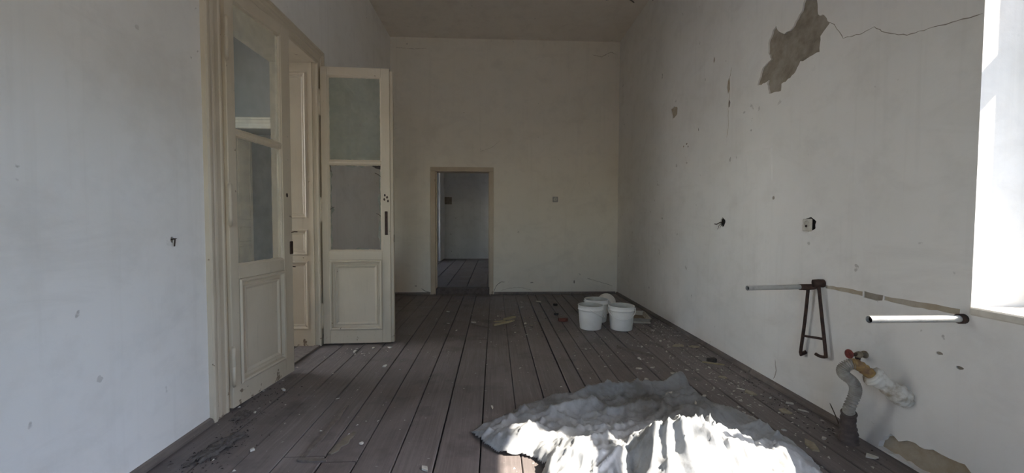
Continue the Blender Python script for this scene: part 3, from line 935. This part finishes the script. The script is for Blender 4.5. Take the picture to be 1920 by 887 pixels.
# ---- drain hose: stub in the floor, ribbed hose, rusty elbow, limed sleeve in the wall
dh = empty('drain_hose', (1.94, 2.04, 0), label='ribbed grey drain hose bending from the floor into a limed wall sleeve', cat='hose')
off = Vector((1.94, 2.04, 0))
def pth(pts): return [Vector(p)-off for p in pts]
stub = catmull(pth([(1.945,2.05,-.01),(1.94,2.045,.05),(1.925,2.035,.11),(1.905,2.01,.185)]), 6)
MB().tube(stub, [.048-.014*min(1, i/12)+.003*math.sin(i*2.3) for i in range(len(stub))], 16).build('floor_stub', STUB, dh)
hp_ = catmull(pth([(1.908,2.013,.175),(1.895,2.0,.211),(1.903,1.98,.287),(1.898,1.97,.331),(1.869,1.96,.373),(1.815,1.95,.412),(1.797,1.94,.440),(1.806,1.93,.468),(1.834,1.92,.480)]), 44)
MB().tube(hp_, [.0230+.0046*math.sin(i*2*math.pi/9.5) for i in range(len(hp_))], 16).build('ribbed_hose', HOSE, dh)
el = catmull(pth([(1.826,1.923,.480),(1.84,1.918,.480),(1.862,1.909,.470),(1.886,1.90,.449),(1.915,1.889,.424)]), 6)
MB().tube(el, [.026+.002*math.sin(i*1.7) for i in range(len(el))], 16).build('rusty_elbow', ORANGE, dh)
cn = catmull(pth([(1.903,1.893,.433),(1.915,1.889,.424),(1.95,1.88,.398),(1.99,1.869,.366),(2.03,1.86,.336),(2.058,1.853,.316)]), 6)
mbc = MB().tube(cn, [(.030 if i < 2 else .044+.006*math.sin(i*.35))+.003*math.sin(i*1.3) for i in range(len(cn))], 20)
mbc.v = [tuple(Vector(p)+noise.noise_vector(Vector(p)*35)*.005) for p in mbc.v]
mbc.build('limed_sleeve', LIME, dh)
MB().tube(catmull([(2.03,2.20,0.0),(2.025,2.22,.05),(2.01,2.25,.12)], 4), [.003]*8+[.001], 6).build('dry_stalk', REED, label='thin dry stalk leaning on the wall beside the drain hose', cat='stalk')

# ------------------------------------------------------------------ buckets and tub
def bucket_proto():
    e = empty('bucket', (0, 0, 0))
    H, rb, rt_ = .268, .120, .142
    body = [(0,.004),(rb-.012,.004),(rb-.004,.0),(rb,.006),(rb+.0155,.19),(rb+.0165,.205)]
    body += [(rt_-.003,.216),(rt_-.001,.218),(rt_+.001,.220),(rt_+.001,.2215),(rt_-.002,.223),(rt_-.001,.258),(rt_+.002,.262),(rt_+.002,.267),(rt_-.001,.269),(rt_-.006,.267)]
    MB().lathe(body, 48).build('body', BUCKET, e)
    MB().lathe([(rt_-.006,.267),(rt_-.007,.22),(rb-.004,.012),(rb-.012,.009),(0,.009)], 48).build('inside', BUCKET_IN, e)
    return e
def handle(e, droop, spin, side=1):
    """wire-thin plastic bail hanging down on one side"""
    pts = []
    R_ = .150
    for k in range(25):
        a = math.pi*k/24
        xx = R_*math.cos(a)
        d = R_*math.sin(a)
        pts.append((xx, -d*1.03-.002, .238 - .118*math.sin(a)*math.sin(droop)))
    h = MB().tube(pts, .0056, 8).build('bail_handle', BUCKET, e)
    h.rotation_euler = (0, 0, spin)
    for s in (0, -1):
        q = pts[s]
        MB().tube([(q[0]*.92, q[1], q[2]), (q[0]*1.01, q[1], q[2])], .010, 10).build('lug', BUCKET, h)
    return h
bk = bucket_proto()
others = [copy_tree(bk) for _ in range(3)]
bk.location = (1.085, 4.40, 0); bk['label'] = 'white plastic bucket, front left of the cluster in the far right corner'
others[0].location = (1.425, 4.36, 0); others[0]['label'] = 'white plastic bucket with its handle hanging across the front, beside the wooden tub'
others[1].location = (1.235, 4.73, 0); others[1]['label'] = 'white plastic bucket standing behind the two front buckets'
others[2].scale = (.84, .84, .84); others[2].location = (1.43, 5.05, .1015); others[2].rotation_euler = (math.radians(-85.3), 0, math.radians(-22)); others[2]['label'] = 'greyish bucket tipped over on its side behind the other buckets'
handle(bk, math.radians(62), math.radians(75))
handle(others[0], math.radians(60), math.radians(-12))
handle(others[1], math.radians(62), math.radians(160))
for b_ in [bk]+others:
    b_['category'] = 'bucket'; b_['group'] = 'buckets in the corner'

tub = empty('mortar_tub', (1.715, 4.79, 0), math.radians(-10), label='shallow pale wooden tub with a brown stained bottom next to the buckets', cat='tub')
def board(p, name, mat):
    # p = 4 inner corners + 4 outer corners
    MB().add(p, [(0,1,2,3),(7,6,5,4),(0,4,5,1),(1,5,6,2),(2,6,7,3),(3,7,4,0)]).build(name, mat, tub)
bw, bd, tw, td, hh, th = .145, .17, .175, .215, .062, .012
def side_board(c0, c1, name):
    (x0, y0), (x1, y1) = c0, c1
    fx, fy = tw/bw, td/bd
    nx, ny = -(y1-y0), (x1-x0)
    L = math.hypot(nx, ny); nx, ny = nx/L*th, ny/L*th
    a, b_ = (x0, y0, .004), (x1, y1, .004)
    c, d = (x1*fx, y1*fy, hh), (x0*fx, y0*fy, hh)
    board([a, b_, c, d]+[(q[0]+nx, q[1]+ny, q[2]) for q in (a, b_, c, d)], name, SPLINTW)
SPLINTW = simple('limewashed_wood', (0.50, 0.47, 0.40), 0.85, 0, (0.36, 0.32, 0.26), 14, 0.3)
for c0, c1 in (((-bw,-bd),(bw,-bd)),((bw,-bd),(bw,bd)),((bw,bd),(-bw,bd)),((-bw,bd),(-bw,-bd))):
    side_board(c0, c1, 'side_board')
MB().box((-bw-.012,-bd-.012,.004),(bw+.012,bd+.012,.016)).build('bottom_board', simple('brown_stain', (0.20,0.14,0.085), .85, 0, (0.28,0.22,0.15), 9, .3), tub)
MB().box((-bw-.02,-bd-.035,.0),(bw+.02,-bd-.008,.022), .003).build('foot_batten', SPLINTW, tub)

# ------------------------------------------------------------------ crumpled plastic sheet
OUT = [(-.15,2.20),(0.0,2.35),(.2,2.52),(.375,2.66),(.6,2.69),(.85,2.73),(1.1,2.79),(1.28,2.84),(1.38,2.78),(1.40,2.66),(1.44,2.52),(1.55,2.40),(1.60,2.2),(1.62,2.0),(1.58,1.8),(1.50,1.6),(1.30,1.42),(.95,1.34),(.6,1.38),(.36,1.48),(.25,1.62),(.20,1.78),(.235,1.88),(.19,1.955),(.12,1.985),(.04,1.985),(-.05,2.06)]
def seg_d(x, y, a, b_):
    dx, dy = b_[0]-a[0], b_[1]-a[1]
    t = max(0, min(1, ((x-a[0])*dx+(y-a[1])*dy)/(dx*dx+dy*dy)))
    return math.hypot(x-a[0]-dx*t, y-a[1]-dy*t)
def edge_d(x, y):
    return min(seg_d(x, y, OUT[i], OUT[(i+1) % len(OUT)]) for i in range(len(OUT)))
def ss(a, b_, t):
    t = max(0, min(1, (t-a)/(b_-a)))
    return t*t*(3-2*t)
def gauss(x, y, cx, cy, sx, sy, rot=0):
    c, s = math.cos(rot), math.sin(rot)
    u, v = (x-cx)*c+(y-cy)*s, -(x-cx)*s+(y-cy)*c
    return math.exp(-(u/sx)**2-(v/sy)**2)
def ridge(t):
    return (1-abs(t))**2
def sheet_h(x, y):
    P = Vector((x, y, 0))
    wv = noise.noise_vector(P*2.2)*.10
    q = P + wv
    h = .010
    # big shapes
    hump = gauss(x, y, .95, 1.80, .30, .20, -.18)
    h += .185*hump
    h += .085*gauss(x, y, .42, 1.86, .17, .15, .2)
    h += .060*gauss(x, y, .10, 2.10, .17, .07, .5)
    h += .055*gauss(x, y, 1.40, 1.83, .16, .12, -.5)
    h += .07*gauss(x, y, 1.33, 2.72, .075, .07)
    h += .035*gauss(x, y, 1.33, 2.35, .10, .10)
    h += .035*gauss(x, y, .85, 2.66, .40, .035, .06)
    # hollow between the two front mounds
    h -= .05*gauss(x, y, .65, 1.78, .05, .22, -.15)
    # pleats fanning out from the top of the hump
    an = math.atan2(y-2.06, x-.93)
    rr = math.hypot(x-.93, y-2.06)
    ple = ridge(noise.noise(Vector((an*4.3, rr*.9, 3.1)))*1.3)
    h += .085*ple*hump*ss(.05, .30, rr)
    # long soft folds over the flat rear part, running from left front to right rear
    def crease(ux, uy, fa, fb, seed, p):
        a_, b__ = q.x*ux+q.y*uy, -q.x*uy+q.y*ux
        return (1-min(1, abs(noise.noise(Vector((a_*fa, b__*fb, seed)))*2.2)))**p
    h += .034*crease(.86, .51, 1.6, 6.5, 1.7, 3)
    h += .022*crease(.97, -.24, 2.0, 8.5, 5.2, 3)
    h += .014*crease(.6, .8, 4.0, 13.0, 8.1, 4)
    h += .011*crease(.2, .98, 5.0, 15.0, 2.6, 4)
    h += .006*crease(.9, .4, 14.0, 30.0, 3.3, 4)
    h += .006*crease(.4, -.9, 14.0, 30.0, 6.3, 4)
    rope = seg_d(x+.02*noise.noise(P*6), y+.03*noise.noise(P*4), (.55, 2.60), (1.34, 2.73))
    h += .045*math.exp(-(rope/.028)**2)
    rope = seg_d(x+.03*noise.noise(P*5), y+.03*noise.noise(P*4), (.20, 2.30), (.62, 2.50))
    h += .030*math.exp(-(rope/.025)**2)
    rope = seg_d(x+.03*noise.noise(P*5), y+.03*noise.noise(P*4), (.70, 2.36), (1.30, 2.52))
    h += .034*math.exp(-(rope/.025)**2)
    e = edge_d(x, y)
    return .004 + max(0.0, h-.004)*ss(-.01, .06, e)*.95 + .010*ss(.05, .0, e)*noise.noise(P*9)**2*4
def sheet_mesh():
    st = .009
    x0, x1, y0, y1 = -.18, 1.66, 1.30, 2.88
    nx, ny = int((x1-x0)/st), int((y1-y0)/st)
    idx, v, fs = {}, [], []
    for j in range(ny+1):
        for i in range(nx+1):
            x, y = x0+i*st, y0+j*st
            # ragged outline
            xx = x + noise.noise(Vector((x*5, y*5, 9)))*.03
            yy = y + noise.noise(Vector((x*5, y*5, 19)))*.03
            if in_poly(xx, yy, OUT):
                h = sheet_h(x, y)
                # the draped front of the hump leans over a little
                lean = noise.noise_vector(Vector((x*6, y*6, 4)))*.02*ss(.02, .12, h)
                idx[(i, j)] = len(v)
                v.append((x+lean.x, y+lean.y, h))
    for (i, j), a in idx.items():
        b_, c, d = idx.get((i+1, j)), idx.get((i+1, j+1)), idx.get((i, j+1))
        if b_ is not None and c is not None and d is not None:
            fs.append((a, b_, c, d))
        elif b_ is not None and d is not None:
            fs.append((a, b_, d))
        elif c is not None and d is not None:
            fs.append((a, c, d))
        elif b_ is not None and c is not None:
            fs.append((a, b_, c))
    return MB().add(v, fs, True)
def sheet_mat():
    m, nt, b = new_mat('dusty_clear_plastic')
    p = coords(nt)
    n1 = tex(nt, p, 3.2, 6, 0.65, 0.4)
    n2 = tex(nt, p, 22.0, 5, 0.65)
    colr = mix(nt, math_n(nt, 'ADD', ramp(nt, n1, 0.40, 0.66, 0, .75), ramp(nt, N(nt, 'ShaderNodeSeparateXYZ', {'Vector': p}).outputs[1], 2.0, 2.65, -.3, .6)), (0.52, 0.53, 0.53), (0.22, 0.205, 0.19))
    colr = mix(nt, ramp(nt, n2, 0.52, 0.75, 0, 0.5), colr, (0.24, 0.22, 0.20))
    nt.links.new(colr, b.inputs['Base Color'])
    b.inputs['Roughness'].default_value = 0.38
    bump(nt, b, n2, 0.35, 0.004)
    out = nt.nodes['Material Output']
    tl = N(nt, 'ShaderNodeBsdfTranslucent')
    nt.links.new(colr, tl.inputs[0])
    mx = N(nt, 'ShaderNodeMixShader', {0: 0.22, 1: b.outputs[0], 2: tl.outputs[0]})
    nt.links.new(mx.outputs[0], out.inputs[0])
    return m
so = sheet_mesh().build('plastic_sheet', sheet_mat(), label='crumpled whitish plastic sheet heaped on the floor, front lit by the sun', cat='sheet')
md = so.modifiers.new('thickness', 'SOLIDIFY')
md.thickness = .0012
md.offset = 1

# ------------------------------------------------------------------ debris on the floor
def chip_mesh(w, rng, thick):
    n = rng.choice((4, 5, 5, 6))
    el_ = rng.uniform(.28, .75)
    rot = rng.uniform(0, 6.28)
    pts = []
    for k in range(n):
        a = 2*math.pi*k/n
        a += rng.uniform(-.35, .35)
        r = w/2*rng.uniform(.55, 1.25)
        x, y = r*math.cos(a), r*el_*math.sin(a)
        pts.append((x*math.cos(rot)-y*math.sin(rot), x*math.sin(rot)+y*math.cos(rot)))
    return pts
chips = [(0.653,5.887,0.135),(0.718,3.471,0.033),(0.682,3.164,0.034),(1.268,3.383,0.073),(1.185,3.146,0.076),(1.422,3.025,0.053),(0.866,2.821,0.103),(0.999,2.86,0.038),(1.075,2.90,0.078),(1.155,2.93,0.044),(1.143,2.83,0.038),(0.863,3.659,0.04),(1.151,4.029,0.027),(1.788,3.725,0.151),(1.93,3.687,0.12),(1.762,2.948,0.08),(1.769,2.733,0.06),(1.80,2.66,0.103),(1.451,2.63,0.039),(1.842,2.379,0.083),(1.96,2.50,0.06),(1.967,2.396,0.052),(1.886,2.582,0.028),(1.559,3.11,0.034),(1.65,3.107,0.029),(1.70,2.019,0.131),(1.936,1.90,0.068),(1.67,2.17,0.04),(1.83,2.078,0.042),(-0.015,2.519,0.051),(-0.251,4.684,0.07),(0.222,4.238,0.051),(0.376,5.487,0.052),(0.401,5.854,0.047),(0.361,4.616,0.056),(0.35,4.474,0.048),(0.426,4.53,0.049),(0.368,4.874,0.059),(-0.035,3.904,0.021),(0.04,4.99,0.04),(-0.621,5.254,0.071),(-0.543,4.644,0.05),(-0.421,4.342,0.047),(-1.266,2.083,0.037),(-1.061,2.681,0.029),(-1.5,2.502,0.03),(-0.72,2.123,0.029),(-0.908,3.279,0.058),(-1.496,2.832,0.046),(-1.287,3.655,0.089),(-1.149,3.758,0.061),(-1.002,3.769,0.046),(-0.339,1.891,0.051),(1.42,3.72,0.039),(1.30,3.167,0.038),(1.772,3.15,0.034),(1.593,3.558,0.034),(1.671,3.883,0.042),(1.759,4.273,0.052),(1.95,4.50,0.049),(1.656,2.55,0.03)]
tan_ids = {8, 13, 14, 15, 17, 19, 25, 37, 36}
rng = random.Random(11)
zones = {}
def zone_label(x, y, w, tan):
    c = 'tan' if tan else 'pale'
    s = 'large' if w > .09 else ('flat' if w > .05 else 'small')
    if y > 4.1 and x < .75:
        z = 'near the splinters far back'
    elif x > 1.55 and y > 2.0:
        z = 'along the foot of the right wall'
    elif x > .6:
        z = 'between the buckets and the plastic sheet'
    elif x < -.85 and y > 3.5:
        z = 'on the floor below the wide open door leaf'
    elif x < -.3:
        z = 'on the boards in front of the double door'
    else:
        z = 'alone on bare boards left of the plastic sheet'
    return f'{s} {c} plaster chip {z}', z
def ordinal(k):
    return ('nearest', 'second nearest', 'third nearest', 'fourth nearest', 'fifth nearest', 'sixth nearest', 'seventh nearest', 'eighth nearest', 'ninth nearest', 'tenth nearest', 'eleventh nearest', 'twelfth nearest', 'thirteenth nearest', 'fourteenth nearest')[k]
pool = {}
for i, (x, y, w) in enumerate(chips):
    pool.setdefault(zone_label(x, y, w, i in tan_ids)[0], []).append((y, i))
final = {}
for lb, l in pool.items():
    l.sort()
    for k, (_, i) in enumerate(l):
        final[i] = lb if len(l) == 1 else ordinal(k)+' '+lb.replace('plaster chip', 'plaster chip', 1)
for i, (x, y, w) in enumerate(chips):
    lb, z = zone_label(x, y, w, i in tan_ids)
    lb = final[i]
    t = rng.uniform(.003, .009) + w*.03
    MB().prism(chip_mesh(w, rng, t), 0.0, t, t*.3).build('plaster_chip', CHIP_TAN if i in tan_ids else CHIP, loc=(x, y, .0), rot=(0, 0, 0), label=lb, cat='chip', group='plaster chips '+z)
# pieces lying on the sheet
for i, (x, y, w) in enumerate(((1.17, 2.57, .085), (1.30, 2.46, .05))):
    zt = sheet_h(x, y)
    MB().prism(chip_mesh(w, rng, .008), 0, .008, .002).build('plaster_chip', CHIP, loc=(x, y, zt+.004), rot=(math.radians(18), math.radians(-10), 0), label=('broad white plaster flake lying on the dusty rear of the plastic sheet' if i == 0 else 'narrow white plaster flake resting on the right rear folds of the plastic sheet'), cat='chip', group='plaster chips on the sheet')
# splinters, lath, brick
def stick(name, a, b_, w, t, mat, label, cat, group=None, z=.0, bent=0):
    a, b_ = Vector((a[0], a[1], 0)), Vector((b_[0], b_[1], 0))
    L = (b_-a).length
    ang = math.atan2(b_.y-a.y, b_.x-a.x)
    rr_ = random.Random(int(L*1000)+int(abs(a.x)*100))
    n = 7
    v = []
    for k in range(n):
        s = k/(n-1)*L
        ww = w/2*rr_.uniform(.6, 1.1)
        if k in (0, n-1): ww *= .45
        o = rr_.uniform(-.12, .12)*w
        for yy, zz in ((-ww+o, 0), (ww+o, 0), (ww*.9+o, t), (-ww*.9+o, t*rr_.uniform(.8, 1.1))):
            v.append((s, yy, zz))
    fs = [(0,3,2,1), tuple(4*(n-1)+i for i in (0,1,2,3))]
    for k in range(n-1):
        for i in range(4):
            p, q = 4*k+i, 4*k+(i+1) % 4
            fs.append((p, q, q+4, p+4))
    return MB().add(v, fs).build(name, mat, loc=(a.x, a.y, z), rot=(0, 0, ang), label=label, cat=cat, group=group)
stick('wood_splinter', (-.01,4.531), (.242,4.745), .035, .018, SPLINT, 'longest pale wood splinter lying slantwise far back on the floor', 'splinter', 'splinters on the floor')
stick('wood_splinter', (.11,4.80), (.26,4.93), .055, .016, SPLINT, 'short thick pale splinter behind the longest one', 'splinter', 'splinters on the floor')
stick('wood_splinter', (-.01,4.70), (.13,4.74), .03, .012, SPLINT, 'thin pale splinter just left of the thick one', 'splinter', 'splinters on the floor')
stick('wood_splinter', (-.27,4.60), (-.08,4.44), .018, .008, LATH, 'thin grey sliver left of the pale splinters', 'splinter', 'splinters on the floor')
stick('lath_piece', (1.17,3.70), (1.41,3.43), .045, .014, LATH, 'grey-brown lath piece lying askew in front of the buckets', 'lath')
stick('lath_piece', (1.78,3.28), (1.93,3.20), .018, .010, SPLINT, 'thin pale stick on the floor close to the right wall', 'lath')
stick('wood_sliver', (-.965,2.005), (-.955,2.575), .034, .007, LATH, 'long worn grey sliver split off the boards in the left foreground', 'sliver', 'slivers in the foreground')
stick('wood_sliver', (-.845,2.03), (-.79,2.24), .05, .006, simple('bare_board_wood', (.22,.185,.14), .85, 0, (.15,.125,.10), 20, .4), 'short bare sliver right of the long one in the left foreground', 'sliver', 'slivers in the foreground')
stick('wood_sliver', (-.99,1.985), (-.84,1.97), .03, .010, LATH, 'broken splinter lying across the board ends in the left foreground', 'sliver', 'slivers in the foreground')
bp = [(-.055,-.028),(.02,-.038),(.058,-.01),(.05,.03),(-.02,.04),(-.06,.012)]
MB().prism(bp, 0, .034, .008).build('brick_piece', BRICK, loc=(.83, 4.73, 0), label='small reddish brick fragment left of the buckets', cat='brick')
for x, y, r in ((.875, 5.62, .035), (.80, 5.05, .03), (1.876, 3.296, .04)):
    pts = [(a*1.0, b_) for a, b_ in blob(0, 0, r, r*.8, 9, int(x*100))]
    MB().prism(pts, 0, r*.7, r*.12).build('dirt_lump', SOOT, loc=(x, y, 0), label={.875: 'dark lump on the far boards near the back wall', .80: 'dark lump on the boards beyond the brick fragment', 1.876: 'dark lump beside the thin pale stick at the right wall'}[x], cat='lump')

# fine crumbs nobody could count
KEEP = [(1.085,4.40,.13),(1.425,4.36,.13),(1.235,4.73,.13),(1.43,5.15,.16),(1.715,4.79,.24),(1.94,2.04,.06),(1.29,3.565,.09),(.12,4.64,.10),(.19,4.87,.07),(1.855,3.24,.05)]
def crumbs(name, spots, mat, label, seed, smin, smax):
    r2 = random.Random(seed)
    mb = MB()
    for cx, cy, sx, sy, n in spots:
        for _ in range(n):
            x, y = r2.gauss(cx, sx), r2.gauss(cy, sy)
            if not (XL+.04 < x < XR-.035 and YF+.2 < y < YB-.04) or in_poly(x, y, OUT) or any(math.hypot(x-a, y-b_) < c for a, b_, c in KEEP):
                continue
            s = smin + (smax-smin)*r2.random()**2.5
            a = r2.uniform(0, 6.28)
            p = [(x+s*math.cos(a+k*2.0944+r2.uniform(-.4,.4))*r2.uniform(.6,1), y+s*math.sin(a+k*2.0944+r2.uniform(-.4,.4))*r2.uniform(.6,1), 0) for k in range(3)]
            hgt = s*r2.uniform(.3, .7)
            top = (sum(q[0] for q in p)/3, sum(q[1] for q in p)/3, hgt)
            stretch = r2.uniform(.8, 2.2)
            ca, sa = math.cos(a*1.7), math.sin(a*1.7)
            def sq(q):
                u, v_ = (q[0]-x)*ca+(q[1]-y)*sa, -(q[0]-x)*sa+(q[1]-y)*ca
                u *= stretch; v_ /= stretch**.5
                return (x+u*ca-v_*sa, y+u*sa+v_*ca, q[2])
            mb.add([sq(q) for q in p+[top]], [(0,1,3),(1,2,3),(2,0,3)])
    return mb.build(name, mat, label=label, cat='debris', kind='stuff')
crumbs('plaster_crumbs', [(1.78,3.6,.20,.9,420),(1.3,3.5,.45,.6,240),(1.75,2.5,.2,.4,160),(.3,4.7,.35,.5,110),(-.4,3.6,.7,1.0,70),(-1.2,2.6,.35,.6,80),(1.85,4.5,.14,.3,200),(-1.1,3.68,.3,.1,60),(0,3,.9,1.2,50)], CHIP, 'fine pale plaster crumbs scattered over the floorboards', 3, .002, .014)
crumbs('dirt_crumbs', [(-1.45,2.12,.07,.14,300),(1.6,4.5,.25,.35,350),(1.9,3.2,.1,.9,260),(-1.55,2.7,.08,.2,160),(.9,4.6,.5,.6,160),(1.95,2.3,.06,.3,120)], SOOT, 'dark dirt and rubble crumbs swept along the walls', 9, .002, .010)

def heap(name, cx, cy, rx, ry, rot, hmax, mat, label, seed):
    v, fs, idx = [], [], {}
    n = 26
    for j in range(n+1):
        for i in range(n+1):
            u, w_ = -1+2*i/n, -1+2*j/n
            q = Vector((u*2.2+seed, w_*2.2, seed*.7))
            f = 1-(u*u+w_*w_)+.9*noise.noise(q*1.2)+.5*noise.noise(q*3.1)
            if f > .05:
                x, y = u*rx, w_*ry
                idx[(i, j)] = len(v)
                v.append((x*math.cos(rot)-y*math.sin(rot), x*math.sin(rot)+y*math.cos(rot), hmax*min(1, f)*(.5+.9*abs(noise.noise(q*6)))))
    for (i, j), a in idx.items():
        b_, c, d = idx.get((i+1, j)), idx.get((i+1, j+1)), idx.get((i, j+1))
        if None not in (b_, c, d):
            fs.append((a, b_, c, d))
    return MB().add(v, fs, True).build(name, mat, loc=(cx, cy, .001), label=label, cat='dirt', kind='stuff')
heap('swept_dirt', -1.46, 2.10, .055, .17, -.3, .022, DUSTY, 'dark swept dirt heaped along the left skirting in front of the door casing', 3)
heap('swept_dirt', -1.56, 2.47, .05, .08, .2, .014, DUSTY, 'dark swept dirt under the hinge side of the nearer door leaf', 5)
